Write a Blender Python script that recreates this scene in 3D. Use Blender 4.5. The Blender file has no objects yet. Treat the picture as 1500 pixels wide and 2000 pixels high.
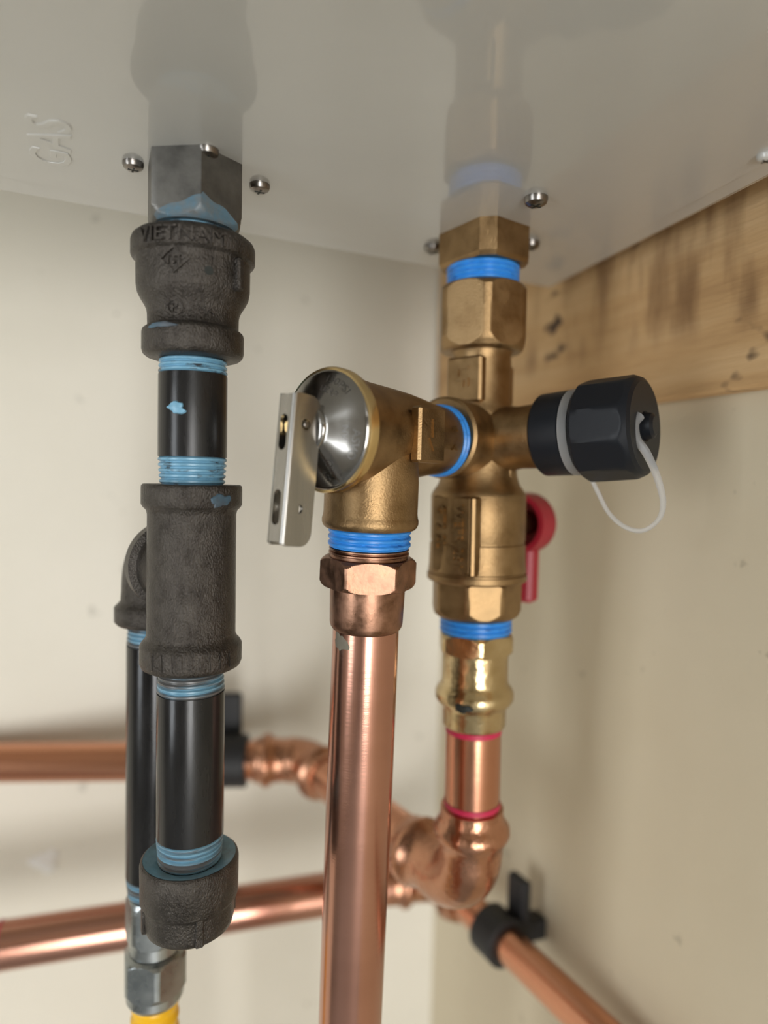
import bpy, math, random
from mathutils import Vector, Matrix
random.seed(7)
S = bpy.context.scene
COL = S.collection
PI = math.pi
mm = 0.001

# ------------------------------------------------------------------ camera
FPX = 1300.0
CAM = Vector((0, 0, 1.40))
pitch, roll = 0.0523, 0.022
_F = Vector((0, math.cos(pitch), -math.sin(pitch)))
_U0 = Vector((0, math.sin(pitch), math.cos(pitch)))
_R0 = Vector((1, 0, 0))
_R = _R0 * math.cos(roll) + _U0 * math.sin(roll)
_U = _U0 * math.cos(roll) - _R0 * math.sin(roll)
cd = bpy.data.cameras.new('camera')
cam = bpy.data.objects.new('camera', cd)
COL.objects.link(cam)
m = Matrix.Identity(4)
for i in range(3):
    m[i][0], m[i][1], m[i][2], m[i][3] = _R[i], _U[i], -_F[i], CAM[i]
cam.matrix_world = m
cd.sensor_fit = 'VERTICAL'
cd.sensor_height = 36
cd.sensor_width = 27
cd.lens = 36 * FPX / 2000
cd.clip_start = 0.005
cd.dof.use_dof = True
cd.dof.focus_distance = 0.212
cd.dof.aperture_fstop = 23.4 / 6.2
S.camera = cam

# ------------------------------------------------------------------ light
w = bpy.data.worlds.new('daylight')
S.world = w
w.use_nodes = True
bg = w.node_tree.nodes['Background']
bg.inputs[0].default_value = (0.80, 0.90, 1.0, 1)
bg.inputs[1].default_value = 1.0

def area(name, loc, target, sx, sy, power, color):
    d = bpy.data.lights.new(name, 'AREA')
    d.shape = 'RECTANGLE'
    d.size, d.size_y = sx, sy
    d.energy = power
    d.color = color
    o = bpy.data.objects.new(name, d)
    COL.objects.link(o)
    o.location = loc
    o.rotation_euler = (Vector(target) - Vector(loc)).to_track_quat('-Z', 'Y').to_euler()
    return o

vs = S.view_settings
vs.view_transform = 'Standard'
vs.look = 'None'
vs.gamma = 1
vs.use_curve_mapping = False
vs.exposure = -0.45


# ------------------------------------------------------------------ pixel helpers (photo measurements to real points)
def W(px, py, d):
    return CAM + _R * ((px - 750) / FPX * d) + _U * (-(py - 1000) / FPX * d) + _F * d

def ray(px, py):
    return (_R * ((px - 750) / FPX) + _U * (-(py - 1000) / FPX) + _F)

def at_z(px, py, z):
    r = ray(px, py)
    t = (z - CAM.z) / r.z
    return CAM + r * t

def proj(P):
    v = P - CAM
    d = v.dot(_F)
    return 750 + FPX * v.dot(_R) / d, 1000 - FPX * v.dot(_U) / d, d

class Axis:
    """a straight centre line; profiles measured in the photo become metres along it"""
    def __init__(s, A, D):
        s.A = A
        s.D = D.normalized()
    def at(s, py):
        lo, hi = -0.6, 0.6
        for _ in range(60):
            mid = (lo + hi) / 2
            if proj(s.A + s.D * mid)[1] < py: lo = mid
            else: hi = mid
        return (lo + hi) / 2
    def P(s, py):
        return s.A + s.D * s.at(py)
    def prof(s, pts):
        out = []
        for py, hw in pts:
            t = s.at(py)
            d = proj(s.A + s.D * t)[2]
            out.append((t, hw * d / math.sqrt(FPX * FPX + hw * hw)))
        return out
    def r(s, py, hw):
        return s.prof([(py, hw)])[0][1]

# ------------------------------------------------------------------ mesh builder
def frame(d, ref=None):
    d = d.normalized()
    if ref is None:
        ref = Vector((0, -1, 0)) if abs(d.y) < 0.9 else Vector((0, 0, 1))
    x = (ref - d * ref.dot(d)).normalized()
    return x, d.cross(x), d

class MB:
    def __init__(s):
        s.v = []; s.f = []
    def add(s, v, f):
        n = len(s.v)
        s.v += [Vector(p) for p in v]
        s.f += [tuple(i + n for i in q) for q in f]
        return s
    def lathe(s, P, D, prof, seg=64, ref=None, nf=0, apo=None, ang=0.0, cap=(True, True)):
        x, y, d = frame(D, ref)
        v = []; f = []
        if nf:      # finer steps so that the chamfer meets the flats in clean curves
            fine = []
            for (t0, r0), (t1, r1) in zip(prof[:-1], prof[1:]):
                n_ = 6 if abs(r1 - r0) > 1e-5 else 1
                fine += [(t0 + (t1 - t0) * q / n_, r0 + (r1 - r0) * q / n_) for q in range(n_)]
            prof = fine + [prof[-1]]
        for (t, r) in prof:
            for k in range(seg):
                th = 2 * PI * k / seg
                rr = r
                if nf:
                    q = (th % (2 * PI / nf)) - PI / nf
                    rr = min(r, apo / math.cos(q))
                c = th + ang
                v.append(P + d * t + (x * math.cos(c) + y * math.sin(c)) * rr)
        for i in range(len(prof) - 1):
            for k in range(seg):
                k2 = (k + 1) % seg
                f.append((i * seg + k, i * seg + k2, (i + 1) * seg + k2, (i + 1) * seg + k))
        if cap[0]: f.append(tuple(range(seg))[::-1])
        if cap[1]: f.append(tuple((len(prof) - 1) * seg + k for k in range(seg)))
        return s.add(v, f)
    def tube(s, path, radii, seg=32, cap=True):
        n = len(path)
        v = []; f = []
        up = None
        for i in range(n):
            a = path[max(i - 1, 0)]; b = path[min(i + 1, n - 1)]
            d = (b - a)
            if d.length < 1e-9: d = Vector((0, 0, 1))
            d.normalize()
            if up is None:
                up = Vector((0, 0, 1)) if abs(d.z) < 0.9 else Vector((1, 0, 0))
            x = (up - d * up.dot(d)).normalized()
            up = x
            y = d.cross(x)
            r = radii[i] if hasattr(radii, '__len__') else radii
            for k in range(seg):
                th = 2 * PI * k / seg
                v.append(path[i] + (x * math.cos(th) + y * math.sin(th)) * r)
        for i in range(n - 1):
            for k in range(seg):
                k2 = (k + 1) % seg
                f.append((i * seg + k, i * seg + k2, (i + 1) * seg + k2, (i + 1) * seg + k))
        if cap:
            f.append(tuple(range(seg))[::-1])
            f.append(tuple((n - 1) * seg + k for k in range(seg)))
        return s.add(v, f)
    def box(s, c, ux, uy, uz, bev=0.0):
        """box from a centre and three half-extent vectors, edges along uz chamfered by bev"""
        lx, ly, lz = ux.length, uy.length, uz.length
        X, Y, Z = ux / lx, uy / ly, uz / lz
        b = min(bev, lx * .9, ly * .9, lz * .9)
        ring = []
        if b > 0:
            pts = [(lx - b, -ly), (lx, -ly + b), (lx, ly - b), (lx - b, ly), (-lx + b, ly), (-lx, ly - b), (-lx, -ly + b), (-lx + b, -ly)]
            pin = [(max(-lx + b, min(lx - b, p)), max(-ly + b, min(ly - b, q))) for p, q in pts]
            lev = [(pin, -lz), (pts, -lz + b), (pts, lz - b), (pin, lz)]
        else:
            pts = [(lx, -ly), (lx, ly), (-lx, ly), (-lx, -ly)]
            lev = [(pts, -lz), (pts, lz)]
        n = len(pts); v = []; f = []
        for pp, zz in lev:
            for p, q in pp: v.append(c + X * p + Y * q + Z * zz)
        for i in range(len(lev) - 1):
            for k in range(n):
                k2 = (k + 1) % n
                f.append((i * n + k, i * n + k2, (i + 1) * n + k2, (i + 1) * n + k))
        f.append(tuple(range(n))[::-1]); f.append(tuple((len(lev) - 1) * n + k for k in range(n)))
        return s.add(v, f)
    def prism(s, pts, z0, z1):
        n = len(pts)
        v = [Vector((p[0], p[1], z0)) for p in pts] + [Vector((p[0], p[1], z1)) for p in pts]
        f = [(k, (k + 1) % n, n + (k + 1) % n, n + k) for k in range(n)]
        f += [tuple(range(n))[::-1], tuple(range(n, 2 * n))]
        return s.add(v, f)
    def mapped(s, vf, fn):
        return s.add([fn(p) for p in vf[0]], vf[1])

def obj(name, mb, mat, parent=None, sharp=32, smooth=True, label=None):
    org = parent['_o'] if parent is not None else None
    o3 = Vector(org) if org is not None else Vector((0, 0, 0))
    me = bpy.data.meshes.new(name)
    me.from_pydata([tuple(p - o3) for p in mb.v], [], mb.f)
    me.validate()
    import bmesh
    bm = bmesh.new(); bm.from_mesh(me)
    bmesh.ops.recalc_face_normals(bm, faces=bm.faces)
    bm.to_mesh(me); bm.free()
    if smooth:
        me.shade_smooth()
        me.set_sharp_from_angle(angle=math.radians(sharp))
    me.materials.append(mat)
    o = bpy.data.objects.new(name, me)
    COL.objects.link(o)
    if parent is not None: o.parent = parent
    if label: o['label'] = label
    if parent is not None: o['_o'] = (0.0, 0.0, 0.0)
    o['_o'] = tuple(o3)
    return o

def thing(name, label, cat, loc, group=None):
    o = bpy.data.objects.new(name, None)
    COL.objects.link(o)
    o.empty_display_size = 0.01
    o.location = loc
    o['label'] = label; o['category'] = cat
    if group: o['group'] = group
    o['_o'] = tuple(loc)
    return o

def struct(o):
    o['kind'] = 'structure'
    return o

def text_vf(txt, size, depth, bevel=0.0, align='CENTER'):
    c = bpy.data.curves.new('txt', 'FONT')
    c.body = txt; c.size = size; c.extrude = depth; c.bevel_depth = bevel
    c.align_x = align; c.align_y = 'CENTER'
    c.resolution_u = 3
    o = bpy.data.objects.new('txt', c)
    COL.objects.link(o)
    bpy.context.view_layer.update()
    dg = bpy.context.evaluated_depsgraph_get()
    me = bpy.data.meshes.new_from_object(o.evaluated_get(dg))
    v = [p.co.copy() for p in me.vertices]; f = [tuple(p.vertices) for p in me.polygons]
    bpy.data.objects.remove(o); bpy.data.curves.remove(c); bpy.data.meshes.remove(me)
    return v, f

def plate_vf(outlines, depth):
    c = bpy.data.curves.new('plt', 'CURVE')
    c.dimensions = '2D'; c.fill_mode = 'BOTH'; c.extrude = depth
    for pts in outlines:
        sp = c.splines.new('POLY'); sp.points.add(len(pts) - 1)
        for q, p in zip(sp.points, pts): q.co = (p[0], p[1], 0, 1)
        sp.use_cyclic_u = True
    o = bpy.data.objects.new('plt', c)
    COL.objects.link(o)
    bpy.context.view_layer.update()
    dg = bpy.context.evaluated_depsgraph_get()
    me = bpy.data.meshes.new_from_object(o.evaluated_get(dg))
    v = [p.co.copy() for p in me.vertices]; f = [tuple(p.vertices) for p in me.polygons]
    bpy.data.objects.remove(o); bpy.data.curves.remove(c); bpy.data.meshes.remove(me)
    return v, f

def rrect(x0, y0, x1, y1, r, n=6, rs=None):
    rs = rs or (r, r, r, r)   # bottom-left, bottom-right, top-right, top-left
    out = []
    for (cx, cy, a0, q) in ((x0, y0, PI, rs[0]), (x1, y0, 1.5 * PI, rs[1]), (x1, y1, 0, rs[2]), (x0, y1, .5 * PI, rs[3])):
        sx = 1 if cx == x0 else -1; sy = 1 if cy == y0 else -1
        for k in range(n + 1):
            t = a0 + .5 * PI * k / n
            out.append((cx + sx * q + q * math.cos(t), cy + sy * q + q * math.sin(t)))
    return out

def circ(cx, cy, r, n=24):
    return [(cx + r * math.cos(2 * PI * k / n), cy + r * math.sin(2 * PI * k / n)) for k in range(n)]

def arc_path(P0, C, P2, rad, n=10):
    """P0 -> corner C -> P2 with a round bend of the given radius"""
    d0 = (C - P0).normalized(); d1 = (P2 - C).normalized()
    ca = max(-1, min(1, d0.dot(d1))); th = math.acos(ca)
    tl = rad * math.tan(th / 2)
    S0 = C - d0 * tl
    nrm = (d1 - d0 * d1.dot(d0)).normalized()
    cen = S0 + nrm * rad
    out = []
    for k in range(n + 1):
        t = th * k / n
        out.append(cen - nrm * rad * math.cos(t) + d0 * rad * math.sin(t))
    return out

def thread_prof(t0, t1, r0, r1, pitch_m, depth):
    n = max(2, int(round(abs(t1 - t0) / pitch_m)))
    out = []
    for k in range(n):
        for q, dr in ((0.0, -depth), (0.3, 0.0), (0.62, 0.0), (0.92, -depth)):
            u = (k + q) / n
            out.append((t0 + (t1 - t0) * u, r0 + (r1 - r0) * u + dr))
    out.append((t1, r1 - depth))
    return out

# ------------------------------------------------------------------ materials
def nt(name):
    mt = bpy.data.materials.new(name)
    mt.use_nodes = True
    t = mt.node_tree
    return mt, t, t.nodes['Principled BSDF']

def noise(t, scale, detail=4, rough=.6, stretch=None, coord='Object', rot=None):
    tc = t.nodes.new('ShaderNodeTexCoord')
    n = t.nodes.new('ShaderNodeTexNoise')
    n.inputs['Scale'].default_value = scale
    n.inputs['Detail'].default_value = detail
    n.inputs['Roughness'].default_value = rough
    if stretch or rot:
        mp = t.nodes.new('ShaderNodeMapping')
        if stretch: mp.inputs['Scale'].default_value = stretch
        if rot: mp.inputs['Rotation'].default_value = rot
        t.links.new(tc.outputs[coord], mp.inputs[0])
        t.links.new(mp.outputs[0], n.inputs['Vector'])
    else:
        t.links.new(tc.outputs[coord], n.inputs['Vector'])
    return n.outputs['Fac']

def ramp(t, fac, stops):
    r = t.nodes.new('ShaderNodeValToRGB')
    e = r.color_ramp.elements
    while len(e) < len(stops): e.new(0.5)
    for k, (p, c) in enumerate(stops):
        e[k].position = p
        e[k].color = (c[0], c[1], c[2], 1) if hasattr(c, '__len__') else (c, c, c, 1)
    t.links.new(fac, r.inputs[0])
    return r.outputs[0]

def mixc(t, fac, a, b):
    n = t.nodes.new('ShaderNodeMix'); n.data_type = 'RGBA'
    if hasattr(fac, 'is_linked'): t.links.new(fac, n.inputs[0])
    else: n.inputs[0].default_value = fac
    for k, q in ((6, a), (7, b)):
        if hasattr(q, 'is_linked'): t.links.new(q, n.inputs[k])
        else: n.inputs[k].default_value = (q[0], q[1], q[2], 1)
    return n.outputs[2]

def bump(t, bs, h, strength, dist):
    b = t.nodes.new('ShaderNodeBump')
    b.inputs['Strength'].default_value = strength
    b.inputs['Distance'].default_value = dist
    t.links.new(h, b.inputs['Height'])
    t.links.new(b.outputs[0], bs.inputs['Normal'])

def sr(r, g, b):
    def c(u):
        u /= 255.0
        return u / 12.92 if u <= .04045 else ((u + .055) / 1.055) ** 2.4
    return (c(r), c(g), c(b))

def metal(name, c1, c2, rough=(.3, .45), nscale=120, metallic=1.0, bscale=None, bstr=.2, bdist=.0003, stretch=None, spec=.5, lo=.35, hi=.65):
    mt, t, b = nt(name)
    f = noise(t, nscale, 5, .6, stretch)
    t.links.new(ramp(t, f, [(lo, c1), (hi, c2)]), b.inputs['Base Color'])
    t.links.new(ramp(t, f, [(lo, rough[0]), (hi, rough[1])]), b.inputs['Roughness'])
    b.inputs['Metallic'].default_value = metallic
    b.inputs['Specular IOR Level'].default_value = spec
    if bscale:
        bump(t, b, noise(t, bscale, 3, .6, stretch), bstr, bdist)
    return mt

M = {}
M['iron'] = metal('cast_black_iron', (.048, .042, .037), (.088, .079, .070), (.27, .40), 260, .85, 1900, .9, .0006, (1, 1, .6))
M['pipe'] = metal('black_steel_pipe', (.007, .007, .0075), (.018, .0175, .0175), (.16, .30), 60, .1, 900, .10, .0002, (1, 1, .25), .38)
M['steel_nut'] = metal('dull_steel', (.13, .127, .12), (.21, .205, .19), (.36, .5), 90, .9, 900, .12, .0003)
M['zinc'] = metal('zinc_plated_steel', (.27, .295, .30), (.41, .43, .43), (.24, .36), 80, 1.0)
M['screw'] = metal('screw_steel', (.20, .185, .17), (.30, .28, .26), (.25, .34), 80, 1.0)
M['stainless'] = metal('brushed_stainless', (.34, .33, .31), (.42, .405, .385), (.22, .30), 150, 1.0, None, .1, .0002, (1, 1, .08))
M['polished'] = metal('polished_stainless_cap', (.27, .258, .242), (.34, .327, .308), (.12, .18), 60, 1.0)
M['brass'] = metal('cast_brass', (.25, .158, .075), (.37, .245, .122), (.34, .48), 110, 1.0, 1500, .30, .0004)
M['brass_bright'] = metal('machined_brass', (.62, .44, .20), (.72, .54, .27), (.16, .24), 60, 1.0)
M['press_brass'] = metal('bright_press_brass', (.52, .385, .20), (.64, .50, .29), (.16, .28), 70, 1.0, 160, .4, .0012)
M['bronze'] = metal('tarnished_bronze', (.19, .10, .062), (.38, .21, .14), (.26, .46), 160, 1.0, 500, .15, .0004)
M['copper'] = metal('copper_tube', (.56, .262, .158), (.66, .325, .205), (.17, .28), 30, 1.0, 700, .10, .0002, (.15, .15, 1), lo=.2, hi=.8)
M['copper_dull'] = metal('handled_copper_tube', (.46, .232, .168), (.61, .325, .24), (.15, .28), 30, 1.0, 1100, .12, .0002, (.12, .12, 1), lo=.15, hi=.85)
M['copper_fit'] = metal('copper_fitting', (.45, .222, .135), (.58, .30, .19), (.20, .34), 60, 1.0, 130, .45, .0014)

def plain(name, c, rough, metallic=0, spec=.5, trans=0, bscale=None, bstr=.2, bdist=.0003, var=.0):
    mt, t, b = nt(name)
    if var:
        f = noise(t, 90, 4)
        c2 = tuple(min(1, q * (1 + var)) for q in c); c1 = tuple(q * (1 - var) for q in c)
        t.links.new(ramp(t, f, [(.3, c1), (.7, c2)]), b.inputs['Base Color'])
    else:
        b.inputs['Base Color'].default_value = (*c, 1)
    b.inputs['Roughness'].default_value = rough
    b.inputs['Metallic'].default_value = metallic
    b.inputs['Specular IOR Level'].default_value = spec
    b.inputs['Transmission Weight'].default_value = trans
    if bscale: bump(t, b, noise(t, bscale, 3), bstr, bdist)
    return mt

def dope(name, c, dark, lo, hi, rough=.32, sc=160, stretch=(1, 1, 4)):
    """pipe sealant worn through to the metal in places"""
    mt, t, b = nt(name)
    f = noise(t, sc, 4, .6, stretch)
    f2 = noise(t, 420, 3, .5, (1, 1, 3))
    c2 = mixc(t, f2, tuple(q * .75 for q in c), tuple(min(1, q * 1.2) for q in c))
    msk = ramp(t, f, [(lo, 0.0), (hi, 1.0)])
    t.links.new(mixc(t, msk, dark, c2), b.inputs['Base Color'])
    b.inputs['Roughness'].default_value = rough
    return mt

M['dope'] = dope('grey_blue_pipe_sealant', sr(118, 168, 196), (.05, .06, .07), .34, .44)
M['dope_worn'] = dope('worn_grey_blue_pipe_sealant', sr(108, 152, 176), (.10, .10, .10), .42, .56, .32, 34, (1, 1, 16))
M['dope_thin'] = dope('thin_grey_blue_sealant_film', sr(72, 102, 120), (.06, .06, .065), .34, .66, .45, 120, (1, 1, 1))
M['dope_blue'] = dope('bright_blue_thread_sealant', sr(52, 142, 228), sr(20, 80, 160), .25, .45)
M['dope_film'] = dope('grey_blue_sealant_film', sr(124, 164, 182), (.16, .22, .25), .25, .55, .4, 150, (1, 1, 1))
M['plastic'] = plain('black_plastic_cap', (.007, .0085, .012), .42, spec=.28, bscale=300, bstr=.08)
M['clip'] = plain('matt_black_plastic', (.010, .010, .011), .55)
M['red'] = plain('red_vinyl_handle', sr(158, 28, 46), .42)
M['redmark'] = plain('red_marker_paint', sr(196, 40, 80), .45)
M['blackmark'] = plain('black_rubber_dot', (.012, .016, .014), .5)
M['yellow'] = plain('yellow_gas_line_jacket', sr(238, 184, 24), .38, var=.05)
M['greymark'] = plain('grey_flux_residue', sr(118, 112, 98), .7, var=.2)

mt, t, b = nt('translucent_tether_plastic')
b.inputs['Base Color'].default_value = (.86, .87, .88, 1)
b.inputs['Roughness'].default_value = .35
b.inputs['Transmission Weight'].default_value = .8
b.inputs['IOR'].default_value = 1.2
M['tether'] = mt

mt, t, b = nt('glossy_grey_enamel')
f = noise(t, 14, 4)
t.links.new(ramp(t, f, [(.3, sr(190, 190, 186)), (.7, sr(196, 196, 192))]), b.inputs['Base Color'])
b.inputs['Roughness'].default_value = .32
b.inputs['Coat Weight'].default_value = 1.0
b.inputs['Coat Roughness'].default_value = .05
b.inputs['Coat IOR'].default_value = 1.5
bump(t, b, noise(t, 500, 2), .03, .0003)
M['enamel'] = mt

def wallmat(name, c1, c2):
    mt, t, b = nt(name)
    f = noise(t, 5, 4, .6)
    base = ramp(t, f, [(.35, c1), (.65, c2)])
    sp = ramp(t, noise(t, 55, 3, .6), [(.28, 1.0), (.31, 0.0)])
    base = mixc(t, sp, base, tuple(q * .80 for q in c1))
    t.links.new(base, b.inputs['Base Color'])
    b.inputs['Roughness'].default_value = .48
    b.inputs['Specular IOR Level'].default_value = .35
    bump(t, b, noise(t, 60, 4), .12, .002)
    return mt
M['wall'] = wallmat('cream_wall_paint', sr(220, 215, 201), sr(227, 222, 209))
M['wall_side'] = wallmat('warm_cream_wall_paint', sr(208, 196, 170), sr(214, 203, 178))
M['ceilm'] = plain('bare_joist_ceiling', (.42, .37, .30), .8, var=.15)
M['farwall'] = plain('bare_concrete_block', (.36, .35, .33), .8, var=.15)
M['floorm'] = plain('grey_concrete', (.33, .345, .36), .6, var=.15)
M['winm'] = plain('white_window_frame', (.8, .8, .78), .4)

mt, t, b = nt('rough_sawn_pine')
g = noise(t, 26, 6, .65, (.16, 1, 1.6))
base = ramp(t, g, [(.25, sr(158, 120, 78)), (.45, sr(198, 160, 112)), (.62, sr(214, 180, 134)), (.8, sr(222, 192, 148))])
saw = ramp(t, noise(t, 60, 3, .5, (1.4, 1, .35), rot=(0, .5, 0)), [(.46, 0.0), (.74, .8)])
tc = t.nodes.new('ShaderNodeTexCoord')
sx = t.nodes.new('ShaderNodeSeparateXYZ')
t.links.new(tc.outputs['Object'], sx.inputs[0])
up = t.nodes.new('ShaderNodeMapRange')
up.inputs[1].default_value = .018; up.inputs[2].default_value = .030
t.links.new(sx.outputs['Z'], up.inputs[0])
mu = t.nodes.new('ShaderNodeMath'); mu.operation = 'MULTIPLY'
t.links.new(saw, mu.inputs[0]); t.links.new(up.outputs[0], mu.inputs[1])
base = mixc(t, mu.outputs[0], base, sr(128, 94, 60))
kn = ramp(t, noise(t, 34, 3, .5, (1, 1, 1.4)), [(.66, 0.0), (.72, 1.0)])
base = mixc(t, kn, base, sr(74, 56, 42))
t.links.new(base, b.inputs['Base Color'])
b.inputs['Roughness'].default_value = .7
bump(t, b, g, .5, .003)
M['wood'] = mt

# ------------------------------------------------------------------ room shell
Z = Vector((0, 0, 1))
D0 = 0.482
C0 = W(868, 1000, D0); C0.z = 0
th_r, th_s = math.radians(18), math.radians(21)
rear_dir = Vector((-math.cos(th_r), -math.sin(th_r), 0))      # along the rear wall, to the left
side_dir = Vector((math.sin(th_s), -math.cos(th_s), 0))       # along the right wall, toward the camera
rear_n = Vector((math.sin(th_r), -math.cos(th_r), 0))          # into the room
side_n = Vector((-math.cos(th_s), -math.sin(th_s), 0))
C1 = C0 + rear_dir * 2.0
C3 = C0 + side_dir * 3.0
C2 = C1 + (C3 - C0)
HT = 2.5

def wall_slab(name, A, B, out, z0=0, z1=HT, th=.08, mb=None):
    mb = mb or MB()
    mb.prism([(A.x, A.y), (B.x, B.y), (B.x + out.x * th, B.y + out.y * th), (A.x + out.x * th, A.y + out.y * th)], z0, z1)
    return mb
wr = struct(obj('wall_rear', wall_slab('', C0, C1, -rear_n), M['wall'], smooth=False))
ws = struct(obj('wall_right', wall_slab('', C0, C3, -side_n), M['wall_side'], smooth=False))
lout = Vector((-math.cos(th_s), -math.sin(th_s), 0))
ld = (C2 - C1).normalized(); llen = (C2 - C1).length
v0, v1, lz0, lz1 = .75, 1.45, .60, 1.90
mbl = MB()
for (p, q, z0, z1) in ((0, v0, 0, HT), (v1, llen, 0, HT), (v0, v1, 0, lz0), (v0, v1, lz1, HT)):
    wall_slab('', C1 + ld * p, C1 + ld * q, lout, z0, z1, mb=mbl)
struct(obj('wall_left', mbl, M['farwall'], smooth=False))
mbl = MB()
for (p, q, z0, z1) in ((v0, v0 + .05, lz0, lz1), (v1 - .05, v1, lz0, lz1), (v0 + .05, v1 - .05, lz0, lz0 + .05), (v0 + .05, v1 - .05, lz1 - .05, lz1)):
    wall_slab('', C1 + ld * p + lout * .02, C1 + ld * q + lout * .02, lout, z0, z1, th=.05, mb=mbl)
struct(obj('window_2', mbl, M['winm'], smooth=False))
lc = C1 + ld * ((v0 + v1) / 2) + lout * .12 + Z * ((lz0 + lz1) / 2)
area('side_window_daylight', lc, lc - lout, v1 - v0, lz1 - lz0, 26, (.93, .97, 1.0))
# wall behind the camera, with the window that lights the corner
bd = (C2 - C3).normalized()
bout = Vector((math.sin(th_r), -math.cos(th_r), 0))
wlen = (C2 - C3).length
u0, u1, wz0, wz1 = .06, .98, .10, 1.75
mbw = MB()
for (p, q, z0, z1) in ((0, u0, 0, HT), (u1, wlen, 0, HT), (u0, u1, 0, wz0), (u0, u1, wz1, HT)):
    wall_slab('', C3 + bd * p, C3 + bd * q, bout, z0, z1, mb=mbw)
struct(obj('wall_front', mbw, M['farwall'], smooth=False))
mbf = MB()
for (p, q, z0, z1) in ((u0, u0 + .05, wz0, wz1), (u1 - .05, u1, wz0, wz1), (u0 + .05, u1 - .05, wz0, wz0 + .05), (u0 + .05, u1 - .05, wz1 - .05, wz1)):
    A = C3 + bd * p + bout * .02; B = C3 + bd * q + bout * .02
    wall_slab('', A, B, bout, z0, z1, th=.05, mb=mbf)
struct(obj('window_1', mbf, M['winm'], smooth=False))
fl = MB().prism([(p.x, p.y) for p in (C0, C1, C2, C3)], -.05, 0)
struct(obj('floor', fl, M['floorm'], smooth=False))
ce = MB().prism([(p.x, p.y) for p in (C0, C1, C2, C3)], HT, HT + .05)
struct(obj('ceiling', ce, M['ceilm'], smooth=False))
wc = C3 + bd * ((u0 + u1) / 2) + bout * .12 + Z * ((wz0 + wz1) / 2)
area('window_daylight', wc, wc - bout, u1 - u0, wz1 - wz0, 74, (1.0, .985, .96))

# small dab of filler on the rear wall
def on_rear(px, py):
    r = ray(px, py)
    t = (C0 - CAM).dot(rear_n) / r.dot(rear_n)
    return CAM + r * t
def on_side(px, py, off=0):
    r = ray(px, py)
    t = (C0 + side_n * off - CAM).dot(side_n) / r.dot(side_n)
    return CAM + r * t
pc = on_rear(90, 1682)
mb = MB()
ring = []
for lev, (rad, hgt) in enumerate(((1.0, 0.0), (.8, .0012), (.4, .002))):
    for k in range(20):
        th = 2 * PI * k / 20
        rr = rad * (.0085 + .002 * math.sin(3 * th + 1) + .0012 * math.sin(7 * th))
        ring.append(pc + rear_dir * rr * math.cos(th) + Z * rr * .8 * math.sin(th) + rear_n * hgt)
fcs = []
for l in range(2):
    for k in range(20):
        k2 = (k + 1) % 20
        fcs.append((l * 20 + k, l * 20 + k2, (l + 1) * 20 + k2, (l + 1) * 20 + k))
fcs.append(tuple(40 + k for k in range(20))); fcs.append(tuple(range(20))[::-1])
mb.add(ring, fcs)
wr['_o'] = (0, 0, 0)
obj('filler_patch', mb, plain('white_filler', (.82, .81, .78), .7), wr)

# pine board fixed to the right wall
TH = 0.010
pb1 = on_side(1274, 790, TH); pb2 = on_side(1500, 744, TH)
zb = (pb1.z + pb2.z) / 2
bl = 0.75
mb = MB().box(Vector((bl / 2, TH / 2, .07)), Vector((bl / 2, 0, 0)), Vector((0, TH / 2, 0)), Vector((0, 0, .07)), .0012)
bo = obj('pine_board', mb, M['wood'])
st = C0 + side_dir * .001 + side_n * 0
bo.location = (st.x + side_dir.x * 0.002, st.y + side_dir.y * 0.002, zb)
mx = Matrix.Identity(4)
for i in range(3):
    mx[i][0], mx[i][1], mx[i][2] = side_dir[i], side_n[i], Z[i]
    mx[i][3] = bo.location[i]
bo.matrix_world = mx
bo['label'] = 'rough pine board fixed to the right-hand wall beside the heater'
bo['category'] = 'board'

# ------------------------------------------------------------------ water heater (underside of the casing)
HZ = W(402, 298, .198).z
cB = at_z(1079, 569, HZ)                       # rear right corner
cL = at_z(0, 381, HZ); dL = (cL - cB).normalized()
cR = at_z(1500, 360, HZ); dR = (cR - cB).normalized()
HE = thing('water_heater', 'grey enamelled wall heater seen from below, its pipe stubs coming down', 'water heater', (cB + dL * .2 + dR * .15))
q0 = cB; q1 = cB + dL * .42; q3 = cB + dR * .29; q2 = q1 + dR * .29
casing = MB()
b = .004
cen = (q0 + q2) / 2
def inset(p, k):
    return p + (cen - p).normalized() * k
lv = [([inset(p, b * 1.3) for p in (q0, q1, q2, q3)], .0008), ([inset(p, b * .4) for p in (q0, q1, q2, q3)], .0018), ([p for p in (q0, q1, q2, q3)], .005), ([p for p in (q0, q1, q2, q3)], .62)]
v = []; f = []
for pts, dz in lv:
    for p in pts: v.append(Vector((p.x, p.y, HZ + dz)))
for i in range(3):
    for k in range(4):
        k2 = (k + 1) % 4
        f.append((i * 4 + k, i * 4 + k2, (i + 1) * 4 + k2, (i + 1) * 4 + k))
f += [(3, 2, 1, 0), (12, 13, 14, 15)]
casing.add(v, f)
obj('casing', casing, M['enamel'], HE, smooth=False)
s0 = at_z(1066, 549, HZ); s1 = at_z(0, 345, HZ)
sd = (s1 - s0).normalized()
p0 = s0; p1 = s0 + sd * .40; p2 = p1 + dR * .262; p3 = s0 + dR * .262
pn = MB()
cc = (p0 + p2) / 2
v = []
for k_, dz in ((.0006, 0.0), (0, .0004), (0, .0010)):
    for p in (p0, p1, p2, p3):
        p_ = p + (cc - p).normalized() * k_
        v.append(Vector((p_.x, p_.y, HZ + dz)))
f = []
for i in range(2):
    for k in range(4):
        k2 = (k + 1) % 4
        f.append((i * 4 + k, i * 4 + k2, (i + 1) * 4 + k2, (i + 1) * 4 + k))
f += [(3, 2, 1, 0), (8, 9, 10, 11)]
pn.add(v, f)
obj('bottom_panel', pn, M['enamel'], HE, smooth=False)
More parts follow.
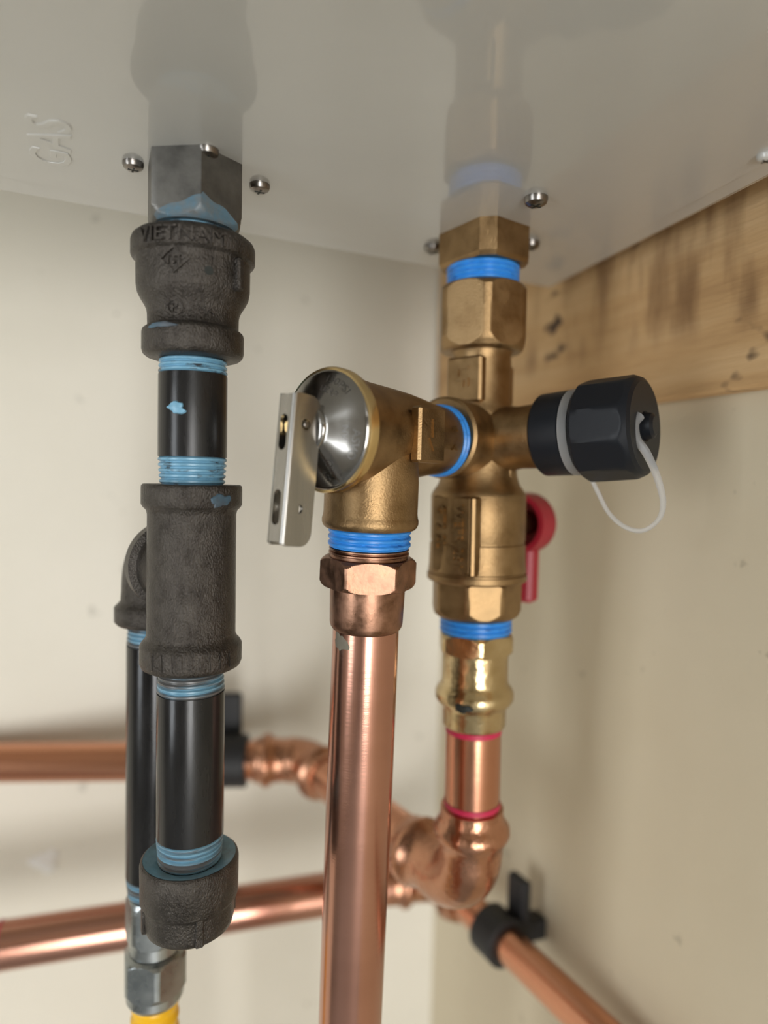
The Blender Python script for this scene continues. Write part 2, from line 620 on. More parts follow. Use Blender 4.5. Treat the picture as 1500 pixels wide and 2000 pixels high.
# embossed lettering, reads along the casing away from the rear edge
tb = at_z(104, 318, HZ); te = at_z(100, 238, HZ)
tdir = (te - tb).normalized()
tl = (te - tb).length
tup = Z.cross(tdir) * -1
_t1 = at_z(60, 280, HZ) - at_z(140, 280, HZ)
if tup.dot(_t1) < 0: tup = -tup
tc0 = (tb + te) / 2
tv = text_vf('GAS', 1.0, 0.012, .012)
xs = [p.x for p in tv[0]]; wd = max(xs) - min(xs)
ys = [p.y for p in tv[0]]; hg = max(ys) - min(ys)
sx_ = tl * 1.15 / wd; sy_ = abs(_t1.length) * .95 / hg
obj('embossed_lettering', MB().mapped(tv, lambda p: tc0 + tdir * (p.x * sx_) + tup * (p.y * sy_) + Z * (p.z * sx_ * .8)), M['enamel'], HE)
# screws
for (px, py, rad) in ((260, 318, 20), (405, 292, 22), (507, 361, 20), (1047, 386, 23), (846, 481, 18), (1036, 474, 18), (1496, 303, 17)):
    c = at_z(px, py, HZ)
    d = proj(c)[2]
    r = rad * d / FPX
    painted = px > 1400
    mb = MB().lathe(c, -Z, [(0, r * 1.0), (r * .25, r * 1.0), (r * .5, r * .9), (r * .68, r * .62), (r * .72, r * .3)], 32)
    sc = obj('screw', mb, M['enamel'] if painted else M['screw'], HE)
    for a0 in (.5, .5 + PI / 2):
        dx = Vector((math.cos(a0), math.sin(a0), 0)); dy = Vector((-dx.y, dx.x, 0))
        slot = MB().box(c - Z * r * .72, dx * r * .5, dy * r * .09, Z * r * .03)
        obj('cross_slot', slot, M['blackmark'], sc, smooth=False)

# ------------------------------------------------------------------ gas line centre lines
GX = Axis(W(377, 800, .211), -Z)
def hexang(phi_deg):
    """front corner turned phi degrees to the right of the camera, for lathe(ref=-Y, D=-Z)"""
    return math.radians(phi_deg)

def lv_lathe(ax, pts, **k):
    mb = MB()
    mb.lathe(ax.A, ax.D, ax.prof(pts), **k)
    return mb

# gas inlet nut on the heater: steel hexagon
nutc = GX.P(400)
rr = 15.3 * mm
phi = math.radians(-67)
th0 = GX.at(455); thT = (GX.A.z - HZ)
tnut = GX.at(340)
topt = -(HZ - GX.A.z)
pr = [(topt, rr), (th0 - .004, rr), (th0 - .0015, rr * .93), (th0, rr * .84)]
x_, y_, d_ = frame(-Z)
va = math.atan2(Vector((math.cos(phi), math.sin(phi), 0)).dot(y_), Vector((math.cos(phi), math.sin(phi), 0)).dot(x_))
mb = MB().lathe(GX.A, -Z, pr, seg=96, nf=6, apo=rr * math.cos(PI / 6) * 1.0, ang=va)
nut = obj('gas_inlet_nut', mb, M['steel_nut'], HE, sharp=25)
mb = MB().lathe(GX.A, -Z, thread_prof(GX.at(455), GX.at(468), GX.r(460, 74), GX.r(460, 73), .0012, .0004), 64)
obj('sealed_thread', mb, M['dope'], HE)
# sealant smeared over the lower faces of the nut, following its surface
mb = MB()
apo = rr * math.cos(PI / 6)
v = []; f = []
na, nh = 72, 8
for i in range(na + 1):
    ph_ = math.radians(-62 + 124 * i / na)          # round from the front corner
    q = ((ph_ % (2 * PI / 6)) - PI / 6)
    rs_ = apo / math.cos(q)
    edge = (abs(i / na - .5) * 2)
    hgt = .0010 + .0056 * max(0, 1 - edge ** 1.6) * (1 + .12 * math.sin(9 * ph_ + 1)) * (1.0 if ph_ < 0 else .82)
    a_ = va + ph_
    for j in range(nh + 1):
        tt = th0 - .0001 - hgt * j / nh
        # nut profile radius at this height
        if tt > th0 - .0015: rp_ = rr * (.84 + .09 * (th0 - tt) / .0015)
        elif tt > th0 - .004: rp_ = rr * (.93 + .07 * (th0 - .0015 - tt) / .0025)
        else: rp_ = rr
        r_ = min(rp_, rs_) + .00012
        v.append(GX.A - Z * tt + (x_ * math.cos(a_) + y_ * math.sin(a_)) * r_)
for i in range(na):
    for j in range(nh):
        a0_ = i * (nh + 1) + j
        f.append((a0_, a0_ + 1, a0_ + nh + 2, a0_ + nh + 1))
mb.add(v, f)
obj('sealant_smear', mb, dope('wiped_sealant_film', sr(84, 112, 128), (.15, .148, .14), .36, .60, .42, 150, (1, 1, 1)), nut, sharp=25)

# reducing coupling
loc = GX.P(704)
CP = thing('reducing_coupling', 'black iron bell-shaped reducing coupling, cast VIETNAM, under the steel hex nut', 'pipe fitting', loc)
cprof = [(467, 80), (467, 98), (471, 108), (477, 115), (484, 117.5), (509, 117.5), (513, 115.5), (515.5, 110), (519, 107.6), (530, 108), (566, 107.5), (580, 105), (592, 99), (603, 92), (612, 88), (620, 86.5), (643, 86), (647, 90), (651, 95), (656, 96.5), (688, 96.5), (696, 94), (701, 88), (704, 78)]
body = obj('body', lv_lathe(GX, cprof, seg=96), M['iron'], CP, sharp=50)
# raised bar down each side
rb = GX.r(545, 108)
for dg in (62, -118):
    d = Vector((math.sin(math.radians(dg)), -math.cos(math.radians(dg)), 0)); tt = Vector((-d.y, d.x, 0))
    c = (GX.P(519) + GX.P(581)) / 2 + d * (rb + .0003)
    mb = MB().box(c, tt * .0013, Z * (GX.at(581) - GX.at(519)) / 2, d * .0017, .0006)
    obj('rib', mb, M['iron'], CP)
def wrap(ax_pt, rad, p, ang0, zc, lift):
    """text point p wrapped on a vertical cylinder: angle 0 faces the camera, positive to the right"""
    a_ = ang0 + p.x / rad
    r_ = rad + p.z + lift
    return Vector((ax_pt.x + r_ * math.sin(a_), ax_pt.y - r_ * math.cos(a_), zc + p.y))
def fit_text(txt, width, height, depth, bevel=.0001):
    v, f = text_vf(txt, 1.0, 0.0, 0.0) if False else text_vf(txt, 1.0, .02)
    xs = [p.x for p in v]; ys = [p.y for p in v]
    x0, x1, y0, y1 = min(xs), max(xs), min(ys), max(ys)
    out = []
    for p in v:
        out.append(Vector(((p.x - (x0 + x1) / 2) / (x1 - x0) * width, (p.y - (y0 + y1) / 2) / (y1 - y0) * height, depth * (1 if p.z > 0 else -1))))
    return out, f
view_ang = math.atan2(-(GX.A.x), GX.A.y) * 1.0        # the camera sits this far round the pipe
va_g = math.atan2(CAM.x - GX.A.x, -(CAM.y - GX.A.y))
R1 = GX.r(495, 117.5)
a0, a1 = math.radians(-52) + va_g, math.radians(27) + va_g
tv = fit_text('VIETNAM', R1 * (a1 - a0), GX.at(509) - GX.at(483), .0007)
# finer tessellation is not needed: letters are narrow
obj('raised_lettering', MB().mapped(tv, lambda p: wrap(GX.A, R1, p, (a0 + a1) / 2, GX.P(496.5).z, .0001)), M['iron'], CP)
R2 = GX.r(545, 108)
aD = va_g + math.asin((343 - 378) / 108)
def ring_poly(pts, wdt):
    """closed outline as a flat band of real thickness"""
    n = len(pts); inner = [(x * (1 - wdt), y * (1 - wdt)) for x, y in pts]
    return [pts, inner]
u = 25 * .211 / FPX
def dense(p, n=8):
    return [(p[i][0] + (p[(i + 1) % len(p)][0] - p[i][0]) * k / n, p[i][1] + (p[(i + 1) % len(p)][1] - p[i][1]) * k / n) for i in range(len(p)) for k in range(n)]
dia = plate_vf(ring_poly([(0, u), (u * 1.1, 0), (0, -u), (-u * 1.1, 0)], .22), .0004) if False else plate_vf(ring_poly(dense([(0, u), (u * 1.1, 0), (0, -u), (-u * 1.1, 0)]), .22), .0005)
mb = MB().mapped(dia, lambda p: wrap(GX.A, R2, p, aD, GX.P(541).z, .0001))
tv = fit_text('m', u * .9, u * .7, .0004)
mb.mapped(tv, lambda p: wrap(GX.A, R2, p, aD, GX.P(541).z, .0001))
obj('diamond_mark', mb, M['iron'], CP)
R3 = GX.r(628, 86.5)
aC = va_g + math.asin((345 - 378) / 88)
u = 15 * .211 / FPX
mb = MB().mapped(plate_vf(ring_poly(circ(0, 0, u), .2), .0004), lambda p: wrap(GX.A, R3, p, aC, GX.P(622).z, .0001))
tv = fit_text('P', u * .7, u * 1.0, .0004)
mb.mapped(tv, lambda p: wrap(GX.A, R3, p, aC, GX.P(622).z, .0001))
tv = fit_text('MA', u * 1.6, u * 1.0, .0003)
mb.mapped(tv, lambda p: wrap(GX.A, R3, p, va_g + math.asin((402 - 378) / 88), GX.P(622).z, .0001))
obj('round_mark', mb, M['iron'], CP)
aP = va_g + math.asin((404 - 378) / 108)
mb = MB().mapped(plate_vf([circ(0, 0, 8 * .211 / FPX, 14)], .0002), lambda p: wrap(GX.A, R2, p, aP, GX.P(556).z, 0))
obj('cast_pit', mb, M['blackmark'], CP)

def smear(ax, py, px_off, hw, wpx, hpx, lift=.0004, seed=1, rot=0.0):
    """irregular dab of sealant lying on a vertical round surface"""
    rnd = random.Random(seed)
    d = proj(ax.P(py))[2]; rad = ax.r(py, hw)
    va_ = math.atan2(CAM.x - ax.P(py).x, -(CAM.y - ax.P(py).y))
    a_c = va_ + math.asin(max(-1, min(1, px_off / hw)))
    ph = [rnd.uniform(0, 6) for _ in range(4)]
    v = []; f = []; N = 28
    for l, (q, h) in enumerate(((1, -.0001), (.86, lift * .7), (.5, lift), (.2, lift * 1.1))):
        for k in range(N):
            th = 2 * PI * k / N
            s = q * (1 + .18 * math.sin(2 * th + ph[0]) + .14 * math.sin(3 * th + ph[1]) + .1 * math.sin(5 * th + ph[2]) + .06 * math.sin(9 * th + ph[3]))
            x = s * wpx * .5 * math.cos(th) * d / FPX; y = s * hpx * .5 * math.sin(th) * d / FPX
            x, y = x * math.cos(rot) - y * math.sin(rot), x * math.sin(rot) + y * math.cos(rot)
            v.append(wrap(ax.P(py), rad, Vector((x, y, h)), a_c, ax.P(py).z, 0))
    for l in range(3):
        for k in range(N):
            k2 = (k + 1) % N
            f.append((l * N + k, l * N + k2, (l + 1) * N + k2, (l + 1) * N + k))
    f.append(tuple(3 * N + k for k in range(N)))
    return MB().add(v, f)
obj('sealant_smear', smear(GX, 655, -58, 96.5, 56, 12, .0003, 3), M['dope_thin'], CP)

# upper nipple
N1 = thing('pipe_nipple', 'short black steel nipple with one blue sealant dab, below the coupling', 'pipe', GX.P(946))
obj('pipe_body', lv_lathe(GX, [(733, 65), (736, 65.5), (890, 65.5), (893, 65)]), M['pipe'], N1)
mb = MB().lathe(GX.A, GX.D, thread_prof(GX.at(704), GX.at(733), GX.r(704, 64), GX.r(733, 65.5), .0016, .0007), 64)
obj('sealed_thread', mb, M['dope'], N1)
mb = MB().lathe(GX.A, GX.D, thread_prof(GX.at(893), GX.at(946), GX.r(893, 65.5), GX.r(946, 62), .0016, .0007), 64)
obj('sealed_thread', mb, M['dope'], N1)
obj('sealant_dab', smear(GX, 803, -30, 65.5, 38, 22, .0007, 5), M['dope'], N1)

# tee
TE = thing('pipe_tee', 'black iron tee in the gas line, its branch turned to the back', 'pipe fitting', GX.P(1302))
tprof = [(946, 62), (946, 92), (949, 95), (955, 95.5), (984, 95.5), (990, 92), (996, 86), (1004, 84), (1236, 84), (1244, 87), (1250, 93), (1256, 96.5), (1288, 96.5), (1296, 93), (1301, 84), (1302, 70)]
mb = lv_lathe(GX, tprof, seg=96)
obj('body', mb, M['iron'], TE, sharp=50)
EX = Axis(W(306, 1225, .2505), -Z)              # drop behind the tee
bc = GX.P(1118); ec = Vector((EX.A.x, EX.A.y, bc.z))
bdv = (ec - bc).normalized(); bln = (ec - bc).length
rt = GX.r(1118, 84)
mb = MB().lathe(bc, bdv, [(rt * .5, .0125), (rt + .001, .0125), (rt + .004, .0132), (rt + .005, .0155), (rt + .0105, .0155), (rt + .0115, .014), (rt + .0116, .011)], 64)
obj('branch', mb, M['iron'], TE, sharp=50)
obj('sealant_dab', smear(GX, 974, 52, 95.5, 42, 26, .0005, 9, .3), M['dope_thin'], TE)
# slanted casting marks on the lower rim
mb = MB()
for k in range(9):
    px = -70 + k * 17.5
    dgv = va_g + math.asin(max(-.97, min(.97, px / 96.5)))
    rr_ = GX.r(1272, 96.5)
    def fn(p, dgv=dgv, rr_=rr_): return wrap(GX.A, rr_, p, dgv, GX.P(1272).z, 0)
    hz = (GX.at(1288) - GX.at(1257)) / 2
    mb.mapped(plate_vf([[(-.0001, -hz), (.0003, -hz), (.0001, hz), (-.0003, hz)]], .00022), fn)
obj('casting_mark', mb, M['iron'], TE)

# street elbow behind the tee
EL = thing('street_elbow', 'black iron street elbow behind the tee, blue sealant round its neck', 'pipe fitting', EX.P(1215))
j0 = bc + bdv * (rt + .0117)
mb = MB().lathe(bc, bdv, thread_prof(rt + .0117, rt + .0160, .0106, .0108, .0016, .0006), 64)
obj('sealed_thread', mb, M['dope_thin'], EL)
s_in = bc + bdv * (rt + .0161)
cz = Vector((ec.x, ec.y, bc.z))
bot = EX.P(1215)
pth = [s_in] + arc_path(s_in, cz, bot, min(.0115, (cz - s_in).length * .98), 14)
rim_r = EX.r(1200, 78)
rl = [.0125] * len(pth)
zt = EX.P(1176).z
pth += [Vector((ec.x, ec.y, zt + .0012)), Vector((ec.x, ec.y, zt)), Vector((ec.x, ec.y, zt - .0012)), Vector((ec.x, ec.y, bot.z + .0012)), Vector((ec.x, ec.y, bot.z)), bot + Vector((0, 0, -.00001))]
rl += [.0128, .0138, rim_r, rim_r, rim_r * .93, rim_r * .7]
obj('body', MB().tube(pth, rl, 64), M['iron'], EL, sharp=50)

# rear drop pipe
N2 = thing('drop_pipe', 'long black steel pipe dropping behind the front gas nipple', 'pipe', EX.P(1728))
HWR = 55.5
mb = MB().lathe(EX.A, EX.D, thread_prof(EX.at(1215), EX.at(1256), EX.r(1215, 53), EX.r(1256, HWR), .0016, .0007), 64)
obj('sealed_thread', mb, M['dope_worn'], N2)
obj('pipe_body', lv_lathe(EX, [(1256, HWR), (1700, HWR)]), M['pipe'], N2)
mb = MB().lathe(EX.A, EX.D, thread_prof(EX.at(1700), EX.at(1738), EX.r(1700, HWR), EX.r(1738, 51), .0016, .0007), 64)
obj('sealed_thread', mb, M['dope_worn'], N2)

# lower nipple (drip leg)
N3 = thing('drip_leg_nipple', 'black steel drip leg nipple between the iron tee and the end cap', 'pipe', GX.P(1676))
mb = MB().lathe(GX.A, GX.D, thread_prof(GX.at(1302), GX.at(1348), GX.r(1302, 61), GX.r(1348, 64.5), .0016, .0006), 64)
obj('sealed_thread', mb, M['dope_worn'], N3)
obj('pipe_body', lv_lathe(GX, [(1348, 64), (1352, 64.5), (1622, 64), (1625, 63.5)]), M['pipe'], N3)
mb = MB().lathe(GX.A, GX.D, thread_prof(GX.at(1625), GX.at(1676), GX.r(1625, 64), GX.r(1676, 60), .0016, .0006), 64)
obj('sealed_thread', mb, M['dope_worn'], N3)

# end cap
CPc = thing('end_cap_fitting', 'dark grey iron cap closing the bottom of the drip leg', 'pipe fitting', GX.P(1806))
kp = [(1676, 58), (1674, 72), (1669, 84), (1668, 88), (1671, 92), (1677, 93.5), (1742, 92.5), (1746, 90), (1749, 87), (1752, 86.5), (1786, 85), (1797, 82), (1803, 75), (1806, 62)]
capb = obj('body', lv_lathe(GX, kp, seg=96), M['iron'], CPc, sharp=45)
mb = lv_lathe(GX, [(1675.6, 59), (1672.5, 72), (1668.2, 84), (1667.4, 87.5)], cap=(False, False))
obj('sealant_ring', mb, M['dope_film'], CPc)
for dg in (12, 102, 192, 282):
    a_ = va_g + math.radians(dg)
    d = Vector((math.sin(a_), -math.cos(a_), 0)); tt = Vector((-d.y, d.x, 0))
    c = (GX.P(1744) + GX.P(1797)) / 2 + d * (GX.r(1775, 84.5))
    mb = MB().box(c, tt * .0013, Z * (GX.at(1797) - GX.at(1744)) / 2, d * .0009, .0004)
    obj('rib', mb, M['iron'], CPc)

# flare adapter and nut, yellow hose
FA = thing('flare_adapter', 'zinc plated flare adapter below the rear gas pipe', 'pipe fitting', EX.P(1846))
ap = EX.r(1790, 51)
mb = MB().lathe(EX.A, EX.D, EX.prof([(1738, 48), (1740, 52), (1748, 55), (1758, 56), (1815, 56), (1824, 53), (1826, 49), (1846, 49)]), 192, nf=6, apo=ap, ang=math.radians(25))
obj('hex_body', mb, M['zinc'], FA, sharp=10)
FN = thing('flare_nut', 'zinc hex flare nut on top of the yellow gas hose', 'nut', EX.P(1948))
ap = EX.r(1900, 56)
mb = MB().lathe(EX.A, EX.D, EX.prof([(1846, 42), (1848, 50), (1852, 57), (1858, 62), (1912, 62), (1921, 58), (1923, 54), (1938, 54), (1945, 50), (1948, 44)]), 192, nf=6, apo=ap, ang=math.radians(38))
obj('hex_body', mb, M['zinc'], FN, sharp=10)
HO = thing('gas_hose', 'yellow coated corrugated gas hose hanging below the zinc flare nut', 'hose', EX.P(1948) - Z * .30)
h0 = EX.P(1948)
path = []; rad = []
for k in range(321):
    u = k / 320
    path.append(h0 + Vector((.012 * u * u, .02 * u * u, -.30 * u)))
    rad.append(.0086 + .0005 * math.sin(u * 2 * PI * 52))
obj('jacket', MB().tube(path, rad, 32), M['yellow'], HO)

# ------------------------------------------------------------------ water side: valve column
VA = W(945, 455, .2583); VB = W(921, 1600, .2713)
VX = Axis(VA, VB - VA)
DX_A = W(722, 1045, .2190); DX_B = W(684, 1990, .2365)
DX = Axis(DX_A, DX_B - DX_A)
K = VX.P(862)
O = DX.P(850)
av = Vector((O.x - K.x, O.y - K.y, 0)).normalized()     # toward the relief valve
hv = Vector((-av.y, av.x, 0))                              # right and toward the camera
if hv.y > 0: hv = -hv
va_v = math.atan2(CAM.x - K.x, -(CAM.y - K.y))

# square brass water stub on the heater
topc = at_z(948, 455, HZ)
e1 = Vector((-math.sin(math.radians(35)), math.cos(math.radians(35)), 0))    # along the left face, going back
e2 = Vector((math.cos(math.radians(35)), math.sin(math.radians(35)), 0))
zt, zb_ = HZ, VX.P(524).z
mb = MB()
lx, ly, cb = .0160, .0128, .0045
pts = [(lx - cb, -ly), (lx, -ly + cb), (lx, ly - cb), (lx - cb, ly), (-lx + cb, ly), (-lx, ly - cb), (-lx, -ly + cb), (-lx + cb, -ly)]
v = []; f = []
cst = VX.P(500)
for zz, q in ((zt, 1), (zb_ + .0015, 1), (zb_, .93)):
    cx = VX.A + VX.D * ((zz - VX.A.z) / VX.D.z)
    for (p, r_) in pts: v.append(Vector((cx.x, cx.y, zz)) + e1 * p * q + e2 * r_ * q)
for i in range(2):
    for k in range(8):
        k2 = (k + 1) % 8
        f.append((i * 8 + k, i * 8 + k2, (i + 1) * 8 + k2, (i + 1) * 8 + k))
f += [tuple(range(8))[::-1], tuple(16 + k for k in range(8))]
mb.add(v, f)
obj('water_outlet_stub', mb, M['brass'], HE, sharp=25)
mb = MB().lathe(VX.A, VX.D, thread_prof(VX.at(524), VX.at(563), VX.r(524, 71), VX.r(563, 70), .0018, .0006), 64)
obj('sealed_thread', mb, M['dope_blue'], HE, label='bright blue sealed thread')

# isolation valve: nut, cross body, ball section, cap port
IV = thing('isolation_valve', 'brass isolation valve with cross-shaped body under the heater, red handle at its back', 'valve', VX.P(1202))
phi_v = math.radians(6) + va_v
x_, y_, d_ = frame(VX.D)
def lathe_ang(a_):
    """angle for lathe() on the valve axis so that a corner faces a_ (0 = -Y, positive to the right)"""
    q = Vector((math.sin(a_), -math.cos(a_), 0))
    return math.atan2(q.dot(y_), q.dot(x_))
R_ = VX.r(620, 90)
mb = MB().lathe(VX.A, VX.D, VX.prof([(563, 70), (563, 78), (568, 84), (576, 88.5), (666, 88.5), (676, 85), (686, 80), (690, 76), (690, 62)]), 192, nf=6, apo=VX.r(620, 80), ang=lathe_ang(phi_v))
obj('union_nut', mb, M['brass'], IV, sharp=13)
hub = [(690, 60), (698, 57), (710, 58), (785, 58), (800, 63), (815, 68), (862, 72), (905, 72), (930, 74), (946, 79), (956, 86), (962, 90), (968, 92), (1052, 92), (1055, 90.5), (1058, 90.5), (1060, 92.5), (1100, 93.5), (1112, 95), (1114, 93), (1117, 93), (1118, 97), (1128, 97), (1131, 94), (1133, 86)]
obj('body', lv_lathe(VX, hub, seg=96), M['brass'], IV, sharp=30)
mb = MB().lathe(VX.A, VX.D, VX.prof([(1133, 86), (1135, 87.5), (1186, 86.5), (1196, 82), (1202, 74)]), 192, nf=8, apo=VX.r(1160, 82), ang=lathe_ang(va_v + math.radians(-11)))
obj('lower_octagon', mb, M['brass'], IV, sharp=10)
# ports
mb = MB().lathe(K, av, [(.004, .0135), (.012, .0142), (.019, .0142), (.0205, .0150), (.0245, .0150), (.0254, .0140)], 64)
obj('relief_port', mb, M['brass'], IV)
KE = W(1243, 834, .2235)
bv = (KE - K).normalized()
mb = MB().lathe(K, bv, [(.004, .0128), (.014, .0124), (.018, .0117), (.027, .0120), (.028, .0112)], 64)
obj('purge_port', mb, M['brass'], IV)
# webs between hub and ball section
for dv, off in ((bv, .0), ):
    c = VX.P(935) + Vector((bv.x, bv.y, 0)).normalized() * .0128
    mb = MB().box(c, Vector((hv.y, -hv.x, 0)) * .002, Vector((bv.x, bv.y, 0)).normalized() * .0022, Z * .0075, .0005)
    obj('web', mb, M['brass'], IV)
# raised pads
def pad(name, px_y0, px_y1, dist, wid, thick, parent, nrm=None):
    nrm = nrm or av
    tv_ = Vector((-nrm.y, nrm.x, 0))
    c0, c1 = VX.P(px_y0), VX.P(px_y1)
    c = (c0 + c1) / 2 + nrm * (dist - thick / 2)
    o = obj(name, MB().box(c, tv_ * wid, (c1 - c0) / 2, nrm * thick / 2, .0008), M['brass'], parent)
    return o, (c0 + c1) / 2 + nrm * dist
pl, plc = pad('lettered_pad', 705, 792, .0123, .0078, .006, IV)
def flat_text(txt, c, tx, ty, width, height, depth=.0003):
    tv = fit_text(txt, width, height, depth)
    n = tx.cross(ty)
    return MB().mapped(tv, lambda p: c + tx * p.x + ty * p.y + n * p.z)
# letters read top to bottom, their tops to the right
obj('raised_lettering', flat_text('LF', plc + Z * .001, -Z, hv, .0075, .0052, .0006), M['brass'], pl)
pad('side_pad', 712, 790, .0123, .0078, .006, IV, -av)
pb, pbc = pad('lettered_panel', 968, 1112, .0186, .0090, .010, IV)
obj('raised_lettering', flat_text('WEFR 281', pbc + hv * .0035, -Z, hv, .0235, .0042, .0007), M['brass'], pb)
obj('raised_lettering', flat_text('GT2 2L', pbc - hv * .0045 + Z * .003, -Z, hv, .0165, .0036, .0007), M['brass'], pb)
c0, c1 = VX.P(968), VX.P(1114)
mb = MB().box((c0 + c1) / 2 + av * .0135 + hv * .0100, hv * .0011, (c1 - c0) / 2, av * .0062, .0008)
obj('panel_rib', mb, M['brass'], IV)
# red handle at the back: a bent plate with a round cupped head and a lever leg
sv = -av
hc = VX.P(1028) + sv * .0330
hnd_h = Vector((sv.y, -sv.x, 0))
if hnd_h.dot(hv) < 0: hnd_h = -hnd_h
Rh = .0132
prf = []
N = 40
outer = []
leg_w = .0066; leg_end = -.0345
for k in range(N + 1):
    t_ = math.radians(-60) + math.radians(300) * k / N
    outer.append((Rh * math.cos(t_), Rh * math.sin(t_)))
outer += rrect(-leg_w, leg_end, leg_w, -Rh * .8, .002)[0:14]
pln = lambda p: hc + hnd_h * p.x + Z * p.y + sv * p.z
RH = thing('valve_handle', 'red lever handle behind the brass isolation valve', 'valve handle', hc + Z * leg_end)
face = [(Rh * math.cos(2 * PI * k / 48), Rh * math.sin(2 * PI * k / 48)) for k in range(48)]
mb = MB().mapped(plate_vf([circ(0, 0, Rh, 48)], .0009), lambda p: pln(p) + sv * .0075)
# cupped rim, open toward the valve
mb.lathe(hc, sv, [(.0082, Rh), (-.0035, Rh), (-.0035, Rh - .0022), (.0075, Rh - .0022)], 48, cap=(False, False))
obj('head', mb, M['red'], RH)
mb = MB().box(hc + Z * ((leg_end - Rh * .78) / 2) + sv * .0035, hnd_h * leg_w, sv * .0042, Z * ((-Rh * .78 - leg_end) / 2), .0015)
obj('lever', mb, M['red'], RH)
mb = MB().lathe(VX.P(1028), sv, [(.016, .0062), (.024, .0062), (.0245, .0052), (.0400, .0052)], 32)
obj('valve_stem', mb, M['brass'], IV)

# black purge cap with tether
PC = thing('purge_cap', 'black ribbed plastic cap on the right-hand port of the brass valve', 'cap', K + bv * .028)
seg = 120
mb = MB().lathe(K, bv, [(.0280, .0118), (.0281, .0142), (.0290, .0150), (.0392, .0152), (.0396, .0146)], seg)
mb.lathe(K, bv, [(.0432, .0148), (.0436, .0158), (.0455, .0180), (.0610, .0176), (.0636, .0164), (.0644, .0150), (.0644, .0052), (.0638, .0046), (.0668, .0042), (.0676, .003)], seg, nf=10, apo=.0170, ang=.25)
obj('shell', mb, M['plastic'], PC, sharp=28)
mb = MB().lathe(K, bv, [(.0396, .0140), (.0398, .0153), (.0430, .0153), (.0432, .0140)], 96)
TT = thing('cap_tether', 'clear plastic tether looped from the black purge cap', 'strap', K + bv * .041 - Z * .0155)
obj('ring', mb, M['tether'], TT)
tip = K + bv * .0672
gv = Vector((-bv.y, bv.x, 0)).normalized()
kn = [W(1248, 812, .2165), W(1238, 828, .2158), W(1243, 858, .2155), W(1262, 884, .2160), W(1283, 930, .2200), W(1295, 980, .2230), W(1286, 1015, .226), W(1256, 1036, .229), W(1222, 1030, .232), W(1190, 1003, .2345), W(1168, 962, .2355), W(1150, 925, .2350)]
def catmull(p, n=8):
    out = []
    q = [p[0]] + p + [p[-1]]
    for i in range(1, len(q) - 2):
        for k in range(n):
            t_ = k / n
            a_, b_, c_, d_ = q[i - 1], q[i], q[i + 1], q[i + 2]
            out.append(.5 * ((2 * b_) + (c_ - a_) * t_ + (2 * a_ - 5 * b_ + 4 * c_ - d_) * t_ * t_ + (3 * b_ - a_ - 3 * c_ + d_) * t_ ** 3))
    out.append(p[-1])
    return out
obj('strap', MB().tube(catmull(kn), [.0019 - .0011 * min(1, k / 50) for k in range(len(catmull(kn)))], 12), M['tether'], TT)

# ------------------------------------------------------------------ relief valve
K2 = K - Z * .0013
RV = thing('relief_valve', 'brass pressure relief valve with stainless cap and lever facing the camera', 'valve', K + av * .062 - Z * .02)
def on_a(s): return K2 + av * (s * mm)
mb = MB().lathe(K2, av, thread_prof(.0254, .0290, .0131, .0131, .0018, .0006), 64)
obj('sealed_thread', mb, M['dope_blue'], RV, label='bright blue sealant ring')
sO = (Vector((O.x, O.y, 0)) - Vector((K.x, K.y, 0))).length / mm
mb = MB().lathe(K2, av, [(s * mm, r * mm) for s, r in ((29, 12.3), (34, 12.7), (38, 13.2), (44, 14.1), (50, 14.9), (56, 15.4), (62, 15.8), (70, 16.3), (75, 16.9), (78, 17.4), (80.5, 18.0))], 96)
obj('body', mb, M['brass'], RV)
mb = MB().lathe(K2, av, [(s * mm, r * mm) for s, r in ((80.5, 18.1), (81, 18.9), (83.4, 19.0), (84.2, 18.6), (84.3, 17.9))], 96)
obj('crimp_ring', mb, M['brass_bright'], RV)
cone = [(83.6, 18.1), (84.6, 17.8), (85.1, 17.0), (86.1, 15.1), (87.3, 12.5), (88.5, 9.8), (89.5, 7.8), (89.9, 7.0), (90.1, 6.6)]
cp = obj('cap', MB().lathe(K2, av, [(s * mm, r * mm) for s, r in cone], 96), M['polished'], RV, sharp=50)
dome = [(90.1, 6.5), (90.8, 6.4), (91.2, 5.9), (91.5, 5.0), (91.7, 3.4), (91.8, 1.6)]
obj('boss', MB().lathe(K2, av, [(s * mm, r * mm) for s, r in dome], 48), M['polished'], RV, sharp=60)
# lettering stamped round the cap
def on_cone(p, ang, rad_c):
    """p.x along the arc, p.y outward; tops outward"""
    r_ = rad_c + p.y
    a_ = ang + p.x / rad_c
    # height of the cone at this radius
    s_ = None
    for (s1, r1), (s2, r2) in zip(cone[:-1], cone[1:]):
        if r2 * mm <= r_ <= r1 * mm:
            s_ = s1 + (s2 - s1) * (r1 * mm - r_) / ((r1 - r2) * mm)
    if s_ is None: s_ = 85 if r_ > .015 else 89.9
    return K2 + av * ((s_) * mm + p.z + .00002) + (hv * math.sin(a_) + Z * math.cos(a_)) * r_
ml = MB()
for txt, ang, rc, wd, hg in (('150PSI', 28, 15.2, 10, 2.0), ('UZRP', 22, 12.2, 7, 1.8), ('ASVO', 108, 15.0, 9, 2.3), ('NV', 96, 11.8, 4, 1.7), ('8', 166, 14.6, 1.6, 2.2), ('C', 150, 11.5, 2.2, 2.2)):
    tv = fit_text(txt, wd * mm, hg * mm, .00006)
    ml.mapped(tv, lambda p, ang=ang, rc=rc: on_cone(p, math.radians(ang), rc * mm))
obj('stamped_lettering', ml, metal('etched_steel', (.13, .125, .118), (.18, .172, .162), (.3, .4), 80), cp)
